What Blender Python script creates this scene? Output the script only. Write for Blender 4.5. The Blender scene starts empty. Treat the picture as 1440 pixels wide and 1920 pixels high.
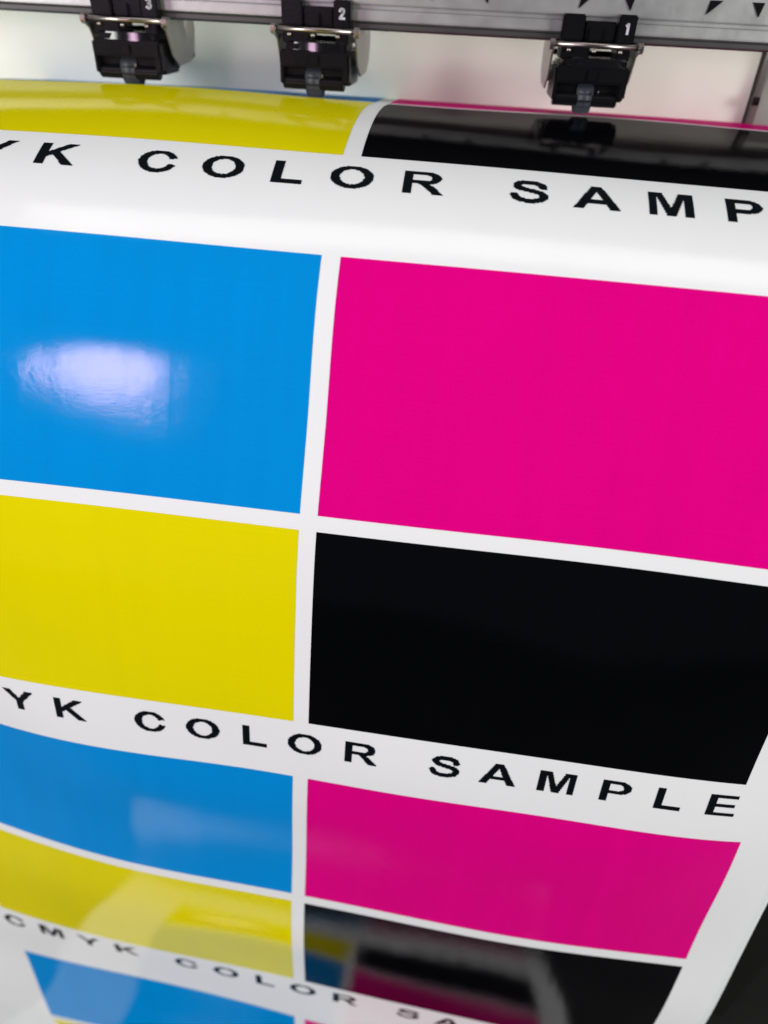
import bpy, bmesh, math
import numpy as np
from mathutils import Matrix, Vector

# ------------------------------------------------------------------ units
W = 0.30                       # width of one printed rectangle, metres
FLOOR = -3.9                  # floor height in W units (0 = top of the platen)
OFF = -FLOOR * W               # lift so that the floor is at z = 0
def P3(x, y, z): return (x * W, y * W, z * W + OFF)

scene = bpy.context.scene
col = scene.collection

# ------------------------------------------------------------------ camera
CAM = (0.22786, -2.25500, 0.21153)
ROT = [[0.99264, -0.10056, 0.067476], [0.113742, 0.582914, -0.804534], [0.041571, 0.806287, 0.590061]]
cd = bpy.data.cameras.new('camera'); cam = bpy.data.objects.new('camera', cd); col.objects.link(cam)
cam.matrix_world = Matrix.Translation(P3(*CAM)) @ Matrix(ROT).to_4x4()
cd.sensor_fit = 'VERTICAL'; cd.sensor_height = 24.0; cd.lens = 24.0 * 1331 / 1920
cd.clip_start = 0.02; cd.clip_end = 100
cd.dof.use_dof = True; cd.dof.focus_distance = 1.45 * W; cd.dof.aperture_fstop = 16.64 / 7.3
scene.camera = cam
VL = (-1.95, -4.5, 0.86)

# ------------------------------------------------------------------ world, lamps, exposure
wd = bpy.data.worlds.new('World'); scene.world = wd; wd.use_nodes = True
bg = wd.node_tree.nodes['Background']; bg.inputs[0].default_value = (0.93, 0.96, 1.0, 1); bg.inputs[1].default_value = 0.045
scene.view_settings.view_transform = 'Standard'; scene.view_settings.look = 'None'
scene.view_settings.exposure = 0; scene.view_settings.gamma = 1
def area(name, loc, target, sx, sy, power, color, shape='RECTANGLE'):
    l = bpy.data.lights.new(name, 'AREA'); l.shape = shape; l.size = sx; l.size_y = sy; l.energy = power; l.color = color
    o = bpy.data.objects.new(name, l); col.objects.link(o); o.location = loc
    o.rotation_euler = (Vector(target) - Vector(loc)).to_track_quat('-Z', 'Y').to_euler(); return o
area('ceiling_lamp', P3(0.3, -1.7, 4.7), P3(0.3, -1.4, -0.5), 7.2 * W, 1.25 * W, 8.0, (1.0, 0.985, 0.96))
area('side_fill_left', P3(-6.7, -5.2, 1.3), P3(0, -0.5, -0.8), 3.0 * W, 3.9 * W, 46, (1.0, 0.985, 0.965))  # added fill for the panel and hanging sheet, kept outside the sheet's reflections
area('side_fill_right', P3(7.0, -5.2, 1.3), P3(0, -0.5, -0.8), 3.0 * W, 3.9 * W, 47, (1.0, 0.985, 0.965))  # added fill from the right, partner of the left one
area('violet_lamp', P3(*VL), P3(-0.5, -1.1, -0.35), 0.80 * W, 0.66 * W, 2.2, (1.0, 0.64, 0.92), 'ELLIPSE')
area('panel_fill', P3(-0.3, -0.10, 0.128), P3(-0.3, 0.06, 0.11), 4.0 * W, 0.02 * W, 0.14, (1.0, 0.97, 0.92))  # added unseen strip under the rail, brightens the back panel

# ------------------------------------------------------------------ materials
def mat(name, color, rough=0.5, metal=0.0, spec=0.5, noise=0.0, nscale=40.0, bump=0.0, bscale=200.0, coat=0.0):
    m = bpy.data.materials.new(name); m.use_nodes = True; nt = m.node_tree; N = nt.nodes; L = nt.links
    b = N['Principled BSDF']; b.inputs['Base Color'].default_value = (*color, 1)
    b.inputs['Roughness'].default_value = rough; b.inputs['Metallic'].default_value = metal
    b.inputs['Specular IOR Level'].default_value = spec; b.inputs['Coat Weight'].default_value = coat
    tc = N.new('ShaderNodeTexCoord')
    if noise:
        n = N.new('ShaderNodeTexNoise'); n.inputs['Scale'].default_value = nscale; n.inputs['Detail'].default_value = 6
        L.new(tc.outputs['Object'], n.inputs['Vector'])
        mx = N.new('ShaderNodeMixRGB'); mx.blend_type = 'MULTIPLY'; mx.inputs[0].default_value = noise
        mx.inputs[1].default_value = (*color, 1); L.new(n.outputs['Fac'], mx.inputs[2]); L.new(mx.outputs[0], b.inputs['Base Color'])
        mr = N.new('ShaderNodeMapRange'); mr.inputs['To Min'].default_value = rough * .8; mr.inputs['To Max'].default_value = min(1, rough * 1.25)
        L.new(n.outputs['Fac'], mr.inputs['Value']); L.new(mr.outputs[0], b.inputs['Roughness'])
    if bump:
        n2 = N.new('ShaderNodeTexNoise'); n2.inputs['Scale'].default_value = bscale; n2.inputs['Detail'].default_value = 3
        L.new(tc.outputs['Object'], n2.inputs['Vector'])
        bp = N.new('ShaderNodeBump'); bp.inputs['Strength'].default_value = bump; bp.inputs['Distance'].default_value = .001
        L.new(n2.outputs['Fac'], bp.inputs['Height']); L.new(bp.outputs[0], b.inputs['Normal'])
    return m

def film(name, color, rough=0.09, ior=1.5, var=0.04, cap=0.16):
    """glossy printed vinyl: print grain, faint pass banding, slow vertical waves, a gloss capped so it never turns into a full mirror"""
    m = bpy.data.materials.new(name); m.use_nodes = True; nt = m.node_tree; N = nt.nodes; L = nt.links
    N.remove(N['Principled BSDF']); out = N['Material Output']
    uv = N.new('ShaderNodeUVMap'); uv.uv_map = 'sheet'
    def noise(sx, sy, detail=2, rough_=.5):
        mp = N.new('ShaderNodeMapping'); mp.inputs['Scale'].default_value = (sx, sy, 1); L.new(uv.outputs[0], mp.inputs['Vector'])
        n = N.new('ShaderNodeTexNoise'); n.inputs['Scale'].default_value = 1; n.inputs['Detail'].default_value = detail; n.inputs['Roughness'].default_value = rough_
        L.new(mp.outputs[0], n.inputs['Vector']); return n.outputs['Fac']
    def math_(op, a, bb):
        n = N.new('ShaderNodeMath'); n.operation = op
        for i, v in enumerate((a, bb)):
            if hasattr(v, 'links'): L.new(v, n.inputs[i])
            else: n.inputs[i].default_value = v
        return n.outputs[0]
    def add(*t):
        r = t[0]
        for q in t[1:]: r = math_('ADD', r, q)
        return r
    def dev(n, k): return math_('MULTIPLY', math_('SUBTRACT', n, .5), k)
    v = add(dev(noise(3.0, 330, 2), var), dev(noise(5, 4, 4), var), dev(noise(16, .5, 3), var * .9), dev(noise(210, 230, 3, .8), var * 2.6), dev(noise(30, .25, 3), var * .7), 1.0)
    mx = N.new('ShaderNodeVectorMath'); mx.operation = 'SCALE'; mx.inputs[0].default_value = color; L.new(v, mx.inputs['Scale'])
    di = N.new('ShaderNodeBsdfDiffuse'); L.new(mx.outputs[0], di.inputs['Color'])
    gl = N.new('ShaderNodeBsdfGlossy'); gl.inputs['Color'].default_value = (1, 1, 1, 1)
    rr = N.new('ShaderNodeMapRange'); rr.inputs['From Min'].default_value = .3; rr.inputs['From Max'].default_value = .7
    rr.inputs['To Min'].default_value = rough * .8; rr.inputs['To Max'].default_value = rough * 1.3
    L.new(noise(7, 5, 5, .6), rr.inputs['Value']); L.new(rr.outputs[0], gl.inputs['Roughness'])
    fr = N.new('ShaderNodeFresnel'); fr.inputs['IOR'].default_value = ior
    fac = math_('MINIMUM', fr.outputs[0], cap)
    fac = math_('MULTIPLY', fac, add(dev(noise(6, 1.6, 4, .6), .5), 1.0))
    h = add(math_('MULTIPLY', noise(330, 330, 2), 0.000028), math_('MULTIPLY', noise(70, 500, 1), 0.000010),
            math_('MULTIPLY', noise(8.0, 0.7, 2), 0.00035), math_('MULTIPLY', noise(13, 9, 1), 0.00006), math_('MULTIPLY', noise(46, 30, 3, .6), 0.000055))
    bp = N.new('ShaderNodeBump'); bp.inputs['Strength'].default_value = 1.0; bp.inputs['Distance'].default_value = 1.0
    L.new(h, bp.inputs['Height'])
    for q in (gl, di): L.new(bp.outputs[0], q.inputs['Normal'])
    L.new(bp.outputs[0], fr.inputs['Normal'])
    ms = N.new('ShaderNodeMixShader'); L.new(fac, ms.inputs[0]); L.new(di.outputs[0], ms.inputs[1]); L.new(gl.outputs[0], ms.inputs[2])
    L.new(ms.outputs[0], out.inputs['Surface'])
    return m

M = dict(
    white=film('white vinyl', (0.815, 0.845, 0.85), 0.12, 1.45, 0.014, .09),
    cyan=film('cyan ink', (0.0, 0.255, 0.68), 0.075, 1.42, 0.09, .085),
    magenta=film('magenta ink', (0.72, 0.0, 0.22), 0.06, 1.36, 0.11, .07),
    yellow=film('yellow ink', (0.755, 0.68, 0.0), 0.05, 1.5, 0.045),
    black=film('black ink', (0.0012, 0.0014, 0.0022), 0.07, 1.5, 0.3, .115),
    ink=film('black lettering ink', (0.003, 0.005, 0.007), 0.10, 1.4, 0.3, .06),
    cream=mat('cream painted panel', (0.82, 0.855, 0.765), 0.6, noise=.08, nscale=12, bump=.05),
    alu=mat('brushed aluminium', (0.54, 0.555, 0.55), 0.45, 0.85, noise=.15, nscale=60, bump=.1),
    alud=mat('dark anodised aluminium', (0.10, 0.098, 0.10), 0.45, 0.6, noise=.15),
    steel=mat('bright steel', (0.40, 0.35, 0.335), 0.3, 1.0),
    plate=mat('dull plated steel', (0.36, 0.35, 0.33), 0.38, 0.7, noise=.2, nscale=25),
    plastic=mat('black moulded plastic', (0.006, 0.006, 0.0075), 0.28, 0, 0.18, noise=.3, bump=.08, bscale=400),
    gloss=mat('polished black plastic', (0.006, 0.006, 0.008), 0.12, 0, 0.6, noise=.2),
    rubber=mat('slate rubber', (0.035, 0.042, 0.058), 0.5, noise=.2, bump=.1),
    mark=mat('matt black mark', (0.004, 0.004, 0.005), 0.8, 0, 0.1, noise=.2),
    digit=mat('pale printed digit', (0.55, 0.55, 0.62), 0.5, noise=.1),
    body=mat('dark cabinet plastic', (0.006, 0.0055, 0.005), 0.5, noise=.4, nscale=14, bump=.15),
    floor=mat('dark floor covering', (0.006, 0.0055, 0.005), 0.6, noise=.5, nscale=9, bump=.3, bscale=60),
)

# ------------------------------------------------------------------ helpers
def link(name, me, m=None, parent=None, smooth=False):
    o = bpy.data.objects.new(name, me); col.objects.link(o)
    if m: me.materials.append(m)
    if smooth:
        for p in me.polygons: p.use_smooth = True
    if parent: o.parent = parent
    return o
def empty(name, loc, label, cat, group=None):
    o = bpy.data.objects.new(name, None); o.empty_display_size = .05; col.objects.link(o); o.location = loc
    o['label'] = label; o['category'] = cat
    if group: o['group'] = group
    return o
def prism(profile, x0, x1, bevel=0.0, origin=(0, 0, 0)):
    """profile: list of (y,z) extruded along x; W units, relative to origin"""
    bm = bmesh.new(); ox, oy, oz = origin
    a = [bm.verts.new(((x0 - ox) * W, (y - oy) * W, (z - oz) * W)) for y, z in profile]
    b = [bm.verts.new(((x1 - ox) * W, (y - oy) * W, (z - oz) * W)) for y, z in profile]
    n = len(profile); bm.faces.new(a); bm.faces.new(b[::-1])
    for i in range(n): bm.faces.new((a[i], b[i], b[(i + 1) % n], a[(i + 1) % n]))
    bmesh.ops.recalc_face_normals(bm, faces=bm.faces)
    if bevel: bmesh.ops.bevel(bm, geom=list(bm.edges), offset=bevel * W, segments=2, affect='EDGES', clamp_overlap=True)
    return bm
def box(x0, x1, y0, y1, z0, z1, bevel=0.0, origin=(0, 0, 0)):
    return prism([(y0, z0), (y1, z0), (y1, z1), (y0, z1)], x0, x1, bevel, origin)
def cyl(x0, x1, y, z, r, seg=24, bevel=0.0):
    return prism([(y + r * math.cos(2 * math.pi * i / seg), z + r * math.sin(2 * math.pi * i / seg)) for i in range(seg)], x0, x1, bevel)
def flatpoly(polys, y, depth):
    """outlines in the x-z plane extruded back from y"""
    bm = bmesh.new()
    for poly in polys:
        a = [bm.verts.new((x * W, y * W, z * W)) for x, z in poly]; b = [bm.verts.new((x * W, (y + depth) * W, z * W)) for x, z in poly]
        n = len(poly); bm.faces.new(a); bm.faces.new(b[::-1])
        for i in range(n): bm.faces.new((a[i], b[i], b[(i + 1) % n], a[(i + 1) % n]))
    bmesh.ops.recalc_face_normals(bm, faces=bm.faces); return bm
def join(*bms):
    out = bmesh.new()
    for b in bms:
        me = bpy.data.meshes.new('tmp'); b.to_mesh(me); b.free(); out.from_mesh(me); bpy.data.meshes.remove(me)
    return out
def done(name, bm, m, parent=None, smooth=False):
    me = bpy.data.meshes.new(name); bm.to_mesh(me); bm.free(); return link(name, me, m, parent, smooth)

# ------------------------------------------------------------------ floor
f = done('floor', box(-9, 9, -9, 7, FLOOR - .3, FLOOR, 0), M['floor']); f.location = (0, 0, OFF); f['kind'] = 'structure'

# ------------------------------------------------------------------ the printed sheet: a bent surface (u across, s along)
NU, NS = 10, 26
U0, U1, S0, S1 = -1.25, 1.35, -1.5, 3.1
CT = np.array([
-1.6217,0.6989,-0.0104,-1.6214,0.4988,-0.0093,-1.6211,0.2989,-0.0111,-1.6208,0.0988,-0.0131,-1.6202,-0.1020,-0.0212,
-1.6204,-0.3021,-0.0174,-1.6187,-0.5032,-0.0068,-1.6191,-0.7003,-0.0314,-1.6156,-0.8985,-0.0735,-1.6181,-1.0391,-0.2299,
-1.6177,-1.1229,-0.4095,-1.6219,-1.1730,-0.6048,-1.6231,-1.1809,-0.8032,-1.6153,-1.1181,-0.9984,-1.6192,-1.1232,-1.1965,
-1.6144,-1.0648,-1.3863,-1.6173,-1.0669,-1.5821,-1.6355,-1.1146,-1.7787,-1.6414,-1.1445,-1.9759,-1.6574,-1.1682,-2.1748,
-1.6601,-1.1707,-2.3866,-1.6672,-1.2157,-2.5904,-1.6647,-1.2249,-2.7909,-1.6690,-1.2560,-2.9912,-1.6727,-1.2676,-3.1850,
-1.6637,-1.2775,-3.3937,-1.2503,0.6993,-0.0072,-1.2500,0.4993,-0.0079,-1.2497,0.2993,-0.0080,-1.2494,0.0992,-0.0089,
-1.2489,-0.1007,-0.0110,-1.2480,-0.3010,-0.0131,-1.2478,-0.5007,0.0034,-1.2456,-0.7028,-0.0089,-1.2455,-0.8885,-0.0949,
-1.2456,-1.0378,-0.2307,-1.2484,-1.1277,-0.4117,-1.2505,-1.1833,-0.6027,-1.2526,-1.2115,-0.8016,-1.2542,-1.2024,-1.0026,
-1.2379,-1.1093,-1.1900,-1.2437,-1.1259,-1.3949,-1.2607,-1.1696,-1.5914,-1.2691,-1.1903,-1.7896,-1.2809,-1.2130,-1.9876,
-1.2854,-1.2170,-2.1895,-1.2938,-1.2468,-2.3879,-1.2936,-1.2451,-2.5898,-1.2975,-1.2710,-2.7895,-1.2981,-1.2867,-2.9894,
-1.2986,-1.2972,-3.1902,-1.3045,-1.3079,-3.3880,-0.8790,0.7000,-0.0068,-0.8785,0.5001,-0.0059,-0.8783,0.3001,-0.0054,
-0.8779,0.1001,-0.0041,-0.8777,-0.1000,-0.0023,-0.8774,-0.2994,-0.0001,-0.8763,-0.4994,-0.0007,-0.8754,-0.6964,-0.0300,
-0.8739,-0.8893,-0.0911,-0.8745,-1.0323,-0.2396,-0.8757,-1.1211,-0.4197,-0.8792,-1.1957,-0.6074,-0.8818,-1.2355,-0.8046,
-0.8825,-1.2444,-1.0039,-0.8903,-1.2637,-1.2076,-0.8922,-1.2408,-1.4021,-0.8975,-1.2480,-1.5999,-0.9066,-1.2647,-1.7963,
-0.9157,-1.2963,-1.9940,-0.9220,-1.2867,-2.1905,-0.9314,-1.2993,-2.3905,-0.9241,-1.2870,-2.5926,-0.9274,-1.2985,-2.7920,
-0.9278,-1.3151,-2.9920,-0.9294,-1.3224,-3.1920,-0.9322,-1.3343,-3.3916,-0.5068,0.7004,-0.0050,-0.5069,0.5005,-0.0039,
-0.5068,0.3005,-0.0023,-0.5068,0.1006,-0.0015,-0.5064,-0.0994,0.0038,-0.5053,-0.2991,0.0079,-0.5054,-0.5001,0.0239,
-0.5035,-0.6973,-0.0187,-0.4992,-0.8809,-0.0976,-0.5045,-1.0317,-0.2393,-0.5076,-1.1109,-0.4286,-0.5092,-1.1825,-0.6160,
-0.5117,-1.2336,-0.8125,-0.5127,-1.2529,-1.0144,-0.5082,-1.2905,-1.2129,-0.5269,-1.3184,-1.4104,-0.5293,-1.3051,-1.6071,
-0.5371,-1.3236,-1.8045,-0.5448,-1.3381,-2.0019,-0.5481,-1.3365,-2.2022,-0.5507,-1.3123,-2.3985,-0.5518,-1.2998,-2.5969,
-0.5547,-1.3094,-2.7975,-0.5573,-1.3218,-2.9965,-0.5603,-1.3326,-3.1964,-0.5636,-1.3409,-3.3959,-0.1351,0.7002,-0.0022,
-0.1353,0.5002,-0.0011,-0.1355,0.3002,-0.0004,-0.1354,0.1003,0.0012,-0.1361,-0.0998,0.0000,-0.1373,-0.2999,-0.0053,
-0.1334,-0.4995,0.0052,-0.1339,-0.6978,-0.0247,-0.1356,-0.8857,-0.1013,-0.1359,-1.0273,-0.2501,-0.1344,-1.0980,-0.4412,
-0.1421,-1.1898,-0.6211,-0.1450,-1.2282,-0.8184,-0.1472,-1.2709,-1.0148,-0.1490,-1.2752,-1.2175,-0.1558,-1.3048,-1.4145,
-0.1609,-1.3027,-1.6134,-0.1686,-1.3330,-1.8105,-0.1692,-1.3535,-2.0083,-0.1766,-1.3256,-2.2043,-0.1769,-1.3445,-2.4047,
-0.1831,-1.3270,-2.6033,-0.1830,-1.3358,-2.8031,-0.1863,-1.3428,-3.0028,-0.1890,-1.3505,-3.2026,-0.1940,-1.3576,-3.4024,
0.2362,0.6997,0.0024,0.2360,0.4998,0.0016,0.2359,0.2998,0.0010,0.2359,0.0997,0.0001,0.2356,-0.1006,-0.0011,
0.2354,-0.3000,-0.0129,0.2369,-0.5011,0.0003,0.2357,-0.7002,-0.0286,0.2377,-0.8910,-0.1008,0.2327,-1.0273,-0.2561,
0.2319,-1.1067,-0.4422,0.2266,-1.1943,-0.6259,0.2233,-1.2347,-0.8227,0.2196,-1.2583,-1.0214,0.2163,-1.3165,-1.2171,
0.2130,-1.3202,-1.4190,0.2099,-1.3298,-1.6170,0.2077,-1.3491,-1.8141,0.2028,-1.3721,-2.0129,0.2002,-1.3726,-2.2115,
0.1993,-1.3572,-2.4100,0.1906,-1.3810,-2.6092,0.1886,-1.3710,-2.8084,0.1852,-1.3714,-3.0083,0.1819,-1.3754,-3.2082,
0.1786,-1.3808,-3.4083,0.6069,0.6999,0.0069,0.6072,0.4998,0.0040,0.6073,0.2999,0.0011,0.6074,0.0999,-0.0023,
0.6076,-0.1000,-0.0046,0.6084,-0.3002,-0.0001,0.6080,-0.4999,-0.0174,0.6106,-0.6988,-0.0364,0.6084,-0.8891,-0.1091,
0.6048,-1.0293,-0.2596,0.6001,-1.1071,-0.4470,0.5960,-1.1801,-0.6339,0.5914,-1.2321,-0.8296,0.5854,-1.2803,-1.0260,
0.5804,-1.2969,-1.2265,0.5825,-1.3334,-1.4242,0.5831,-1.3457,-1.6232,0.5795,-1.3753,-1.8211,0.5791,-1.3886,-2.0158,
0.5745,-1.3864,-2.2150,0.5700,-1.3861,-2.4144,0.5664,-1.3791,-2.6147,0.5614,-1.3845,-2.8143,0.5574,-1.3884,-3.0143,
0.5535,-1.3925,-3.2142,0.5502,-1.3964,-3.4142,0.9781,0.7002,0.0114,0.9784,0.5003,0.0059,0.9786,0.3003,0.0005,
0.9789,0.1004,-0.0046,0.9791,-0.0996,-0.0100,0.9792,-0.2993,-0.0208,0.9803,-0.5001,-0.0134,0.9793,-0.6984,-0.0445,
0.9783,-0.8902,-0.1146,0.9748,-1.0297,-0.2683,0.9693,-1.1192,-0.4517,0.9639,-1.2056,-0.6372,0.9593,-1.2423,-0.8345,
0.9524,-1.2685,-1.0348,0.9445,-1.3268,-1.2322,0.9602,-1.3439,-1.4253,0.9568,-1.3423,-1.6234,0.9676,-1.3573,-1.8170,
0.9553,-1.4024,-2.0189,0.9513,-1.4114,-2.2195,0.9431,-1.4028,-2.4202,0.9380,-1.4053,-2.6204,0.9331,-1.4048,-2.8208,
0.9289,-1.4053,-3.0209,0.9246,-1.4085,-3.2209,0.9209,-1.4117,-3.4207,1.3496,0.7006,0.0149,1.3498,0.5007,0.0076,
1.3501,0.3009,-0.0002,1.3503,0.1010,-0.0079,1.3505,-0.0987,-0.0165,1.3510,-0.2987,-0.0179,1.3510,-0.4983,-0.0248,
1.3522,-0.6976,-0.0550,1.3510,-0.8751,-0.1527,1.3453,-1.0226,-0.2869,1.3400,-1.1247,-0.4577,1.3353,-1.1942,-0.6422,
1.3299,-1.2458,-0.8369,1.3266,-1.2573,-1.0352,1.3311,-1.2439,-1.2302,1.3224,-1.2730,-1.4323,1.3323,-1.3229,-1.6296,
1.3286,-1.3530,-1.8297,1.3274,-1.3859,-2.0264,1.3213,-1.4053,-2.2269,1.3150,-1.4103,-2.4283,1.3098,-1.4089,-2.6287,
1.3046,-1.4131,-2.8288,1.3001,-1.4158,-3.0289,1.2958,-1.4189,-3.2288,1.2910,-1.4222,-3.4287,1.7209,0.7007,0.0191,
1.7213,0.5012,0.0084,1.7215,0.3012,-0.0001,1.7217,0.1017,-0.0128,1.7219,-0.0983,-0.0194,1.7220,-0.2976,-0.0250,
1.7232,-0.4987,-0.0183,1.7215,-0.6910,-0.0756,1.7186,-0.8866,-0.1343,1.7184,-1.0278,-0.2916,1.7121,-1.1225,-0.4719,
1.7064,-1.2077,-0.6585,1.7006,-1.2341,-0.8513,1.6973,-1.2322,-1.0440,1.6767,-1.2683,-1.2488,1.7026,-1.2816,-1.4279,
1.6964,-1.2853,-1.6227,1.7082,-1.3311,-1.8309,1.6981,-1.3699,-2.0396,1.6928,-1.3956,-2.2421,1.6867,-1.4023,-2.4406,
1.6800,-1.4164,-2.6390,1.6759,-1.4193,-2.8380,1.6712,-1.4239,-3.0368,1.6671,-1.4280,-3.2368,1.6632,-1.4307,-3.4367], dtype=float).reshape(NU, NS, 3)
def bs(t, n):
    t = np.asarray(t, float) * (n - 3); i = np.clip(np.floor(t).astype(int), 0, n - 4); f = t - i
    B = np.zeros((len(t), n)); ws = [(1 - f) ** 3 / 6, (3 * f ** 3 - 6 * f ** 2 + 4) / 6, (-3 * f ** 3 + 3 * f ** 2 + 3 * f + 1) / 6, f ** 3 / 6]
    for k in range(4): B[np.arange(len(t)), i + k] = ws[k]
    return B
SB = 3.0                      # from here the sheet swings forward and lies down on the floor
RB = TURN_R = 0.42
def core(u, s):
    P = np.einsum('ni,nj,ijk->nk', bs((u - U0) / (U1 - U0), NU), bs((s - S0) / (S1 - S0), NS), CT)
    b = np.clip(-.62 - s, 0, None); P[:, 2] -= b * b / (b + .12) * math.tan(math.radians(5.1)); return P
def sheet(u, s):
    u = np.atleast_1d(np.asarray(u, float)); s = np.atleast_1d(np.asarray(s, float))
    uc = np.clip(u, -1.2, 1.25); sc_ = np.minimum(s, SB); P = core(uc, sc_)
    out = np.abs(u - uc) > 1e-9
    if out.any():              # straight beyond the fitted width
        P[out] += (core(uc[out] + .01, sc_[out]) - core(uc[out] - .01, sc_[out])) / .02 * (u[out] - uc[out])[:, None]
    e = s - SB; k = e > 0
    if k.any():
        uu = u[k]; ee = e[k]
        A = sheet(uu, np.full(len(uu), SB)); zf = FLOOR + .012
        drop = np.maximum(A[:, 2] - RB - zf, 0)                      # straight fall before the bend
        l1 = np.clip(ee, 0, drop); arc = RB * math.pi / 2
        th = np.clip((ee - drop) / RB, 0, math.pi / 2); l3 = np.clip(ee - drop - arc, 0, None)
        P[k, 0] = A[:, 0]; P[k, 1] = A[:, 1] - RB * (1 - np.cos(th)) - l3
        P[k, 2] = A[:, 2] - l1 - RB * np.sin(th)
    return P
def normal(u, s, e=.004):
    a = sheet(u + e, s) - sheet(u - e, s); b = sheet(u, s - e) - sheet(u, s + e); n = np.cross(a, b)
    return n / np.linalg.norm(n, axis=1)[:, None]
def sheet_mesh(name, us, ss, lift, m, parent):
    u, s = np.meshgrid(us, ss, indexing='ij'); u = u.ravel(); s = s.ravel()
    P = sheet(u, s) + normal(u, s) * lift; nu, ns = len(us), len(ss)
    faces = [(i * ns + j, i * ns + j + 1, (i + 1) * ns + j + 1, (i + 1) * ns + j) for i in range(nu - 1) for j in range(ns - 1)]
    me = bpy.data.meshes.new(name); me.from_pydata((P * W).tolist(), [], faces)
    return finish(me, name, u, s, m, parent)
def finish(me, name, u, s, m, parent):
    l = me.uv_layers.new(name='sheet'); idx = np.array([lp.vertex_index for lp in me.loops])
    l.data.foreach_set('uv', np.stack([u[idx], s[idx]], 1).astype(np.float32).ravel())
    return link(name, me, m, parent, True)
def span(a, b, step=.02): return np.linspace(a, b, max(2, int(round((b - a) / step)) + 1))

root = empty('printed_sheet', (0, 0, OFF), 'glossy white vinyl sheet with printed colour rectangles hanging down the front of the printer', 'printed sheet')
SE = 5.07
base = sheet_mesh('vinyl', span(-1.47, 1.148, .025), span(-1.33, SE, .02), 0.0, M['white'], root)
sol = base.modifiers.new('thickness', 'SOLIDIFY'); sol.thickness = .0008; sol.offset = -1

h, g, gv = 0.4968, 0.0367, 0.0341
T5 = 0.25; T1, T2, T3, T4 = 0.2511, 0.1781, 0.3119, 0.2
BW = {0: 0.9914, 1: 0.9626, 2: 1.0, 3: 0.994, 4: .99, 5: .99}; BX = {0: 0.0017, 1: -0.0013, 2: 0, 3: -0.0016, 4: 0, 5: 0}
Hk = lambda k: (2 * h + gv) * BW[k]
TOP = {0: -T1 - Hk(0), 1: 0.0, 2: Hk(1) + T2, 3: Hk(1) + T2 + Hk(2) + T3}; TOP[4] = TOP[3] + Hk(3) + T4; TOP[5] = TOP[4] + Hk(4) + T5
EPS = .0005
names = {0: 'lying over the top bend', 1: 'in the large middle block', 2: 'in the second block down', 3: 'at the bottom edge of the picture', 4: 'on the part lying on the floor', 5: 'at the far end on the floor'}
for k in range(6):
    w, x = BW[k], BX[k]
    for cname, a, b, r in (('cyan', -g / 2 - 1, -g / 2, 0), ('magenta', g / 2, g / 2 + 1, 0), ('yellow', -g / 2 - 1, -g / 2, 1), ('black', g / 2, g / 2 + 1, 1)):
        s0 = TOP[k] + (0 if r == 0 else (h + gv) * w); s1 = s0 + h * w
        if k == 0 and r == 0: s0 = max(s0, -1.32)
        s1 = min(s1, SE - .01)
        if s0 >= s1: continue
        o = sheet_mesh('colour_rectangle', span(x + w * a, x + w * b), span(s0, s1), EPS, M[cname], root)
        o['label'] = 'glossy %s printed rectangle %s' % (cname, names[k])

# glyphs of a wide bold grotesque, drawn on a coarse print raster
def ell(x, y, cx, cy, rx, ry): return ((x - cx) / rx) ** 2 + ((y - cy) / ry) ** 2 <= 1
def rect(x, y, a, b, c, d): return (x >= a) & (x <= b) & (y >= c) & (y <= d)
def poly(x, y, pts):
    r = np.zeros(x.shape, bool); n = len(pts)
    for i in range(n):
        (x1, y1), (x2, y2) = pts[i], pts[(i + 1) % n]
        if y1 == y2: continue
        c = (y1 > y) != (y2 > y); r ^= c & (x < (x2 - x1) * (y - y1) / (y2 - y1) + x1)
    return r
def stroke(x, y, pts, t):
    r = np.zeros(x.shape, bool)
    for (x1, y1), (x2, y2) in zip(pts, pts[1:]):
        dx, dy = x2 - x1, y2 - y1; q = np.clip(((x - x1) * dx + (y - y1) * dy) / (dx * dx + dy * dy), 0, 1)
        r |= (x - x1 - q * dx) ** 2 + (y - y1 - q * dy) ** 2 <= t * t
    return r
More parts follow.
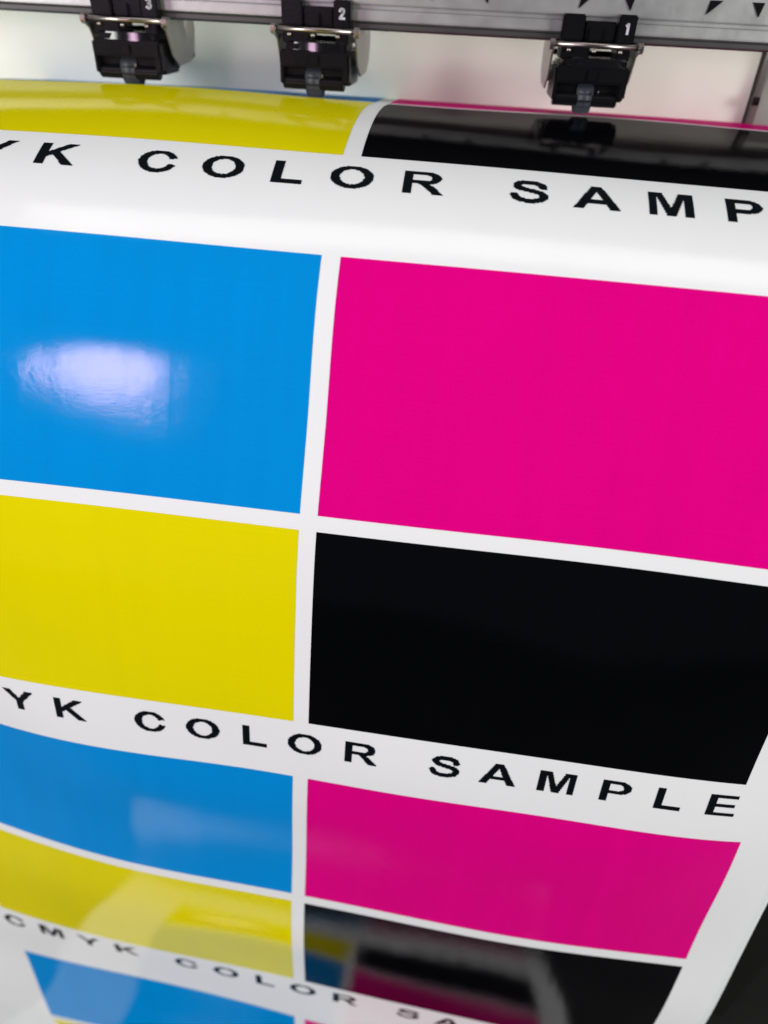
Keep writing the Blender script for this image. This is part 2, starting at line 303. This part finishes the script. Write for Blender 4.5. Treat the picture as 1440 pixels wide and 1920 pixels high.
def glyph(c, x, y):
    if c == 'C':
        return ell(x, y, 372, 358, 325, 370) & ~ell(x, y, 382, 358, 182, 246) & ~((x > 382) & (y - 358 < (x - 382) * .42) & (y - 358 > -(x - 382) * .33)) & (x < 680)
    if c == 'O': return ell(x, y, 389, 358, 346, 370) & ~ell(x, y, 389, 358, 194, 246)
    if c == 'L': return rect(x, y, 76, 229, 0, 716) | rect(x, y, 76, 576, 0, 122)
    if c == 'E': return rect(x, y, 73, 218, 0, 716) | rect(x, y, 73, 618, 0, 121) | rect(x, y, 73, 585, 303, 424) | rect(x, y, 73, 605, 595, 716)
    if c == 'R':
        bowl = (rect(x, y, 73, 460, 303, 716) | ell(x, y, 460, 510, 213, 206)) & ~(rect(x, y, 218, 440, 415, 597) | ell(x, y, 440, 506, 82, 91))
        return rect(x, y, 73, 218, 0, 716) | (bowl & (y >= 303)) | poly(x, y, [(300, 330), (470, 330), (560, 240), (727, 0), (552, 0), (420, 200), (340, 299), (300, 303)])
    if c == 'P':
        return rect(x, y, 73, 218, 0, 716) | ((rect(x, y, 73, 400, 270, 716) | ell(x, y, 400, 493, 228, 223)) & ~(rect(x, y, 218, 390, 391, 595) | ell(x, y, 390, 493, 88, 102)))
    if c == 'M':
        x = np.where(x > 416, 832 - x, x)
        return rect(x, y, 70, 205, 0, 716) | poly(x, y, [(150, 716), (286, 716), (417, 228), (417, 0), (347, 0), (200, 600)])
    if c == 'Y':
        x = np.where(x > 333, 667 - x, x)
        return rect(x, y, 261, 334, 0, 310) | poly(x, y, [(0, 716), (170, 716), (334, 438), (334, 250), (261, 300)])
    if c == 'K':
        return rect(x, y, 74, 218, 0, 716) | poly(x, y, [(510, 716), (704, 716), (420, 425), (330, 332), (218, 215), (218, 402)]) | poly(x, y, [(305, 320), (538, 0), (727, 0), (405, 440)])
    if c == 'A':
        return poly(x, y, [(0, 0), (285, 716), (437, 716), (722, 0), (561, 0), (499, 163), (215, 163), (153, 0)]) & ~poly(x, y, [(262, 284), (455, 284), (360, 549)])
    if c == 'S':
        return stroke(x, y, [(555, 505), (530, 590), (450, 640), (335, 655), (215, 635), (150, 570), (150, 505), (195, 445), (300, 405), (410, 372), (510, 330), (565, 265), (565, 190), (515, 115), (420, 70), (325, 62), (205, 85), (135, 145), (108, 228)], 66)
ADV = dict(C=722, M=833, Y=667, K=722, O=778, L=611, R=722, S=667, A=722, P=667, E=667)
TRK, CAP, BASE = 353.382, 0.0646, 0.1009
CELL = .0024
def lettering(k):
    w, x0 = BW[k], BX[k]; sc = (2 + g) / (11278 + 16 * TRK - 97) * w
    top = TOP[k] + Hk(k) + (BASE - CAP) * w
    cur = 0; nr = int(round(CAP * w / CELL)) + 1
    for ch in 'CMYK COLOR SAMPLE':
        if ch != ' ':
            V = {}; us = []; ss = []; F = []
            def vid(i, j):
                if (i, j) not in V: V[(i, j)] = len(us); us.append(i * CELL); ss.append(top + j * CELL)
                return V[(i, j)]
            ul = x0 - w * (1 + g / 2) + (cur - 47) * sc
            for i in range(int(math.floor(ul / CELL)), int(math.ceil((ul + 850 * sc) / CELL))):
                xs = np.full(nr, ((i + .5) * CELL - ul) / sc); ys = 716 * (1 - (np.arange(nr) + .5) * CELL / (CAP * w))
                for j in np.nonzero(glyph(ch, xs, ys))[0]: F.append((vid(i, j), vid(i, j + 1), vid(i + 1, j + 1), vid(i + 1, j)))
            us, ss = np.array(us), np.array(ss); P = sheet(us, ss) + normal(us, ss) * EPS
            me = bpy.data.meshes.new('printed_letter'); me.from_pydata((P * W).tolist(), [], F)
            finish(me, 'printed_letter', us, ss, M['ink'], root)
        cur += (ADV[ch] if ch != ' ' else 278) + TRK
for k in range(5): lettering(k)

# ------------------------------------------------------------------ the printer
pr = empty('wide_format_printer', (0, 0, OFF), 'wide format printer with grey aluminium rail and cream back panel behind the sheet', 'printer')
# guide rail: extruded profile
RY = -.215
done('guide_rail', prism([(RY + .012, .150), (RY, .156), (RY, .176), (RY + .010, .179), (RY + .010, .186), (RY, .188), (RY - .002, .236), (RY + .02, .246),
     (RY + .16, .246), (RY + .16, .150)], -2.6, 2.2, .0015), M['alu'], pr)
done('rail_edge', prism([(RY + .014, .136), (RY + .006, .141), (RY + .006, .1495), (RY + .16, .1495), (RY + .16, .136)], -2.6, 2.2, .001), M['alud'], pr)
done('upper_cover', prism([(RY + .06, .26), (RY - .01, .30), (RY + .02, .75), (RY + .5, .95), (RY + .5, .26)], -2.6, 2.2, .004), M['plastic'], pr)
# triangular position marks on the rail face
def railpt(px, py):
    v = np.array(ROT) @ np.array([(px - 720) / 1331., -(py - 960) / 1331., -1.]); t = (RY - .001 - CAM[1]) / v[1]; p = np.array(CAM) + t * v; return p[0], p[2]
def tri(x, flip):
    a = [(-.012, .0), (.016, .0), (-.015, -.027)] if not flip else [(-.016, .0), (.010, .0), (.004, -.027)]
    bm = flatpoly([[(px, pz) for px, pz in a]], -.0015, .0012)
    o = done('position_mark', bm, M['mark'], pr); o.location = (x * W, (RY - .0018) * W, .228 * W); return o
for px, fl in ((1098, 0), (1180, 1), (1340, 0), (1424, 1), (820, 0), (910, 1), (560, 0), (650, 1), (300, 0), (395, 1)):
    tri(railpt(px, 12)[0], fl)
done('back_panel', box(-2.6, .955, .02, .05, -.08, .3, .002), M['cream'], pr)
br = done('side_bracket', join(box(.968, 1.30, -.02, .05, -.08, .14, .003), box(.962, .974, .005, .045, -.08, .14, .001)), M['plate'], pr)
kb = done('knob', cyl(0, .016, 0, 0, .010, 16, .001), M['plastic'], br); kb.location = (.952 * W, -.02 * W, .022 * W)
done('platen', box(-2.4, 1.9, -.36, .6, -.22, -.085, .003), M['alud'], pr)
# curved apron under the sheet
ss = np.linspace(-.55, .75, 40); A = sheet(np.zeros(40), ss) - normal(np.zeros(40), ss) * .03
prof = [(float(p[1]), float(p[2])) for p in A]; prof += [(prof[-1][0] + .06, prof[-1][1]), (-.3, -.16)]
done('apron', prism(prof, -1.9, 1.6), M['alud'], pr, False)
done('lower_cabinet', join(box(-1.9, 1.9, -.92, .3, -1.25, -.62, .01), box(-1.8, 1.8, -.80, .2, FLOOR + .35, -1.5, .01)), M['body'], pr)
for z in (-1.62, -1.9, -2.2, -2.45): done('cabinet_ridge', box(-1.78, 1.78, -.83, -.80, z, z + .05, .006), M['body'], pr)
for x in (-1.5, 1.62): done('leg', box(x - .1, x + .1, -.75, .2, FLOOR, FLOOR + .36, .01), M['body'], pr)

# ------------------------------------------------------------------ pinch roller assemblies
DIG = {'1': [[(-.3, .5), (0, .8), (0, -.8)]],
       '2': [[(-.42, .42), (-.3, .7), (0, .8), (.32, .68), (.38, .35), (.2, .02), (-.42, -.76), (.45, -.76)]],
       '3': [[(-.4, .6), (-.1, .8), (.25, .7), (.35, .4), (.2, .1), (-.05, .03), (.25, -.08), (.4, -.4), (.25, -.7), (-.1, -.8), (-.42, -.58)]]}
def digit(ch):
    bm = bmesh.new(); sz = .0115; t = .0026
    for path in DIG[ch]:
        for (x1, z1), (x2, z2) in zip(path, path[1:]):
            a = Vector((x1 * sz, 0, z1 * sz)); b = Vector((x2 * sz, 0, z2 * sz)); d = (b - a).normalized(); n = Vector((-d.z, 0, d.x)) * t; a -= d * t * .6; b += d * t * .6
            f_ = [bm.verts.new((p + q) * W) for p, q in ((a, n), (b, n), (b, -n), (a, -n))]; bm.faces.new(f_)
    r = bmesh.ops.extrude_face_region(bm, geom=list(bm.faces)); bmesh.ops.translate(bm, vec=(0, .0008 * W, 0), verts=[v for v in r['geom'] if isinstance(v, bmesh.types.BMVert)])
    bmesh.ops.recalc_face_normals(bm, faces=bm.faces); return bm
def glint_bar():
    """gently bowed polished bar across the swing arm"""
    bm = bmesh.new(); rows = []
    for i in range(25):
        x = -.062 + .13 * i / 24; y = -.070 + (x - .012) ** 2 / .44
        prof = [(y + .012, .0985), (y + .0012, .0985), (y, .0995), (y + .0022, .1165), (y + .0040, .1178), (y + .012, .1178)]
        rows.append([bm.verts.new((x * W, a * W, b * W)) for a, b in prof])
    for p, q in zip(rows, rows[1:]):
        for k in range(6): bm.faces.new((p[k], q[k], q[(k + 1) % 6], p[(k + 1) % 6]))
    bm.faces.new(rows[0]); bm.faces.new(rows[-1][::-1]); bmesh.ops.recalc_face_normals(bm, faces=bm.faces)
    return bm
def roller():
    r = empty('pinch_roller', (0, 0, 0), '', 'pinch roller', 'pinch rollers pressing the sheet under the rail'); r.scale = (1.07, 1.05, 1.0)
    # mounting bracket clipped over the rail
    done('mounting_bracket', join(box(-.078, -.030, -.05, -.015, .149, .200, .003), box(-.030, .040, -.045, -.015, .149, .188, .004), box(.040, .078, -.053, -.015, .147, .203, .003),
         box(-.020, .010, -.052, -.04, .150, .176, .003)), M['plastic'], r)
    rod = done('hinge_rod', cyl(-.094, .094, -.058, .1415, .0058, 16), M['steel'], r, True)
    for x in (-.094, .094): done('rod_end', cyl(x - .006, x + .006, -.058, .1405, .0115, 20, .002), M['steel'], rod)
    # arm with a see-through slot
    done('swing_arm', join(box(-.074, -.012, -.06, .02, .112, .139, .003), box(.046, .074, -.06, .02, .112, .139, .003), box(-.066, .072, -.064, .02, .098, .1175, .004)), M['plastic'], r)
    # roller housing, hollow front
    hs = done('housing', join(box(-.080, .080, -.050, .05, .030, .066, .003), box(-.080, .080, -.074, .05, .066, .101, .005), box(-.080, -.072, -.070, .03, .030, .072, .002), box(.062, .080, -.070, .06, .036, .080, .004)), M['plastic'], r)
    kn = done('glint_bar', glint_bar(), M['gloss'], r, False)  # added bar, its bow shaped to catch a glint of the violet lamp
    done('latch', join(box(-.068, -.030, -.072, -.06, .070, .079, .002), box(-.012, .012, -.079, -.070, .072, .094, .003)), M['plastic'], r)
    for x in (-.058, -.004, .052): done('screw', cyl(x - .004, x + .004, -.064, .131, .0035, 10), M['steel'], r, True)
    done('axle', cyl(-.076, .066, -.050, .033, .0155, 24, .002), M['plastic'], r, False)
    done('screw', cyl(.018, .021, 0, 0, .004, 12), M['steel'], hs).location = (0, -.075 * W, .05 * W)
    done('rubber_wheel', cyl(-.024, .012, -.030, .036, .0355, 40, .003), M['rubber'], r, True)
    for x in (-.092, .088):
        done('side_plate', prism([(-.062, .150), (-.070, .132), (-.046, .120), (-.02, .070), (.02, .045), (.11, .050), (.145, .075), (.16, .120), (.15, .150)], x, x + .004, .0008), M['plate'], r)
    done('spring_block', join(box(-.070, .070, .06, .13, .055, .104, .006), cyl(-.078, .078, .075, .120, .006, 12), box(-.086, .086, .13, .165, .052, .076, .005)), M['plastic'], r)
    return r
LAB = {'3': 'black pinch roller carrying the white digit 3 at left of the rail', '2': 'black pinch roller carrying the white digit 2, middle one on the rail',
       '1': 'black pinch roller carrying the white digit 1 at right end above the black rectangle'}
proto = roller()
spots = (('3', 256, 148), ('2', 597, 172), ('1', 1092, 210))
for i, (ch, px, py) in enumerate(spots):
    if i == 0: r = proto
    else:
        r = proto.copy(); col.objects.link(r)
        for c in list(proto.children):
            if c.name.startswith('digit'): continue
            d = c.copy(); col.objects.link(d); d.parent = r
            for c2 in list(c.children): e = c2.copy(); col.objects.link(e); e.parent = d
    v = np.array(ROT) @ np.array([(px - 720) / 1331., -(py - 960) / 1331., -1.]); t = (-.225 - CAM[1]) / v[1]
    r.location = P3(CAM[0] + t * v[0], -.19, -0.009); r['label'] = LAB[ch]
    r.rotation_euler = (0, 0, math.radians((0.8, -1.4, 1.1)[i]))
for i, (r, ch) in enumerate(zip([o for o in col.objects if o.name.startswith('pinch_roller')], '321')):
    d = done('digit', digit(ch), M['digit'], r); d.location = (.060 * W, -.0552 * W, .176 * W)
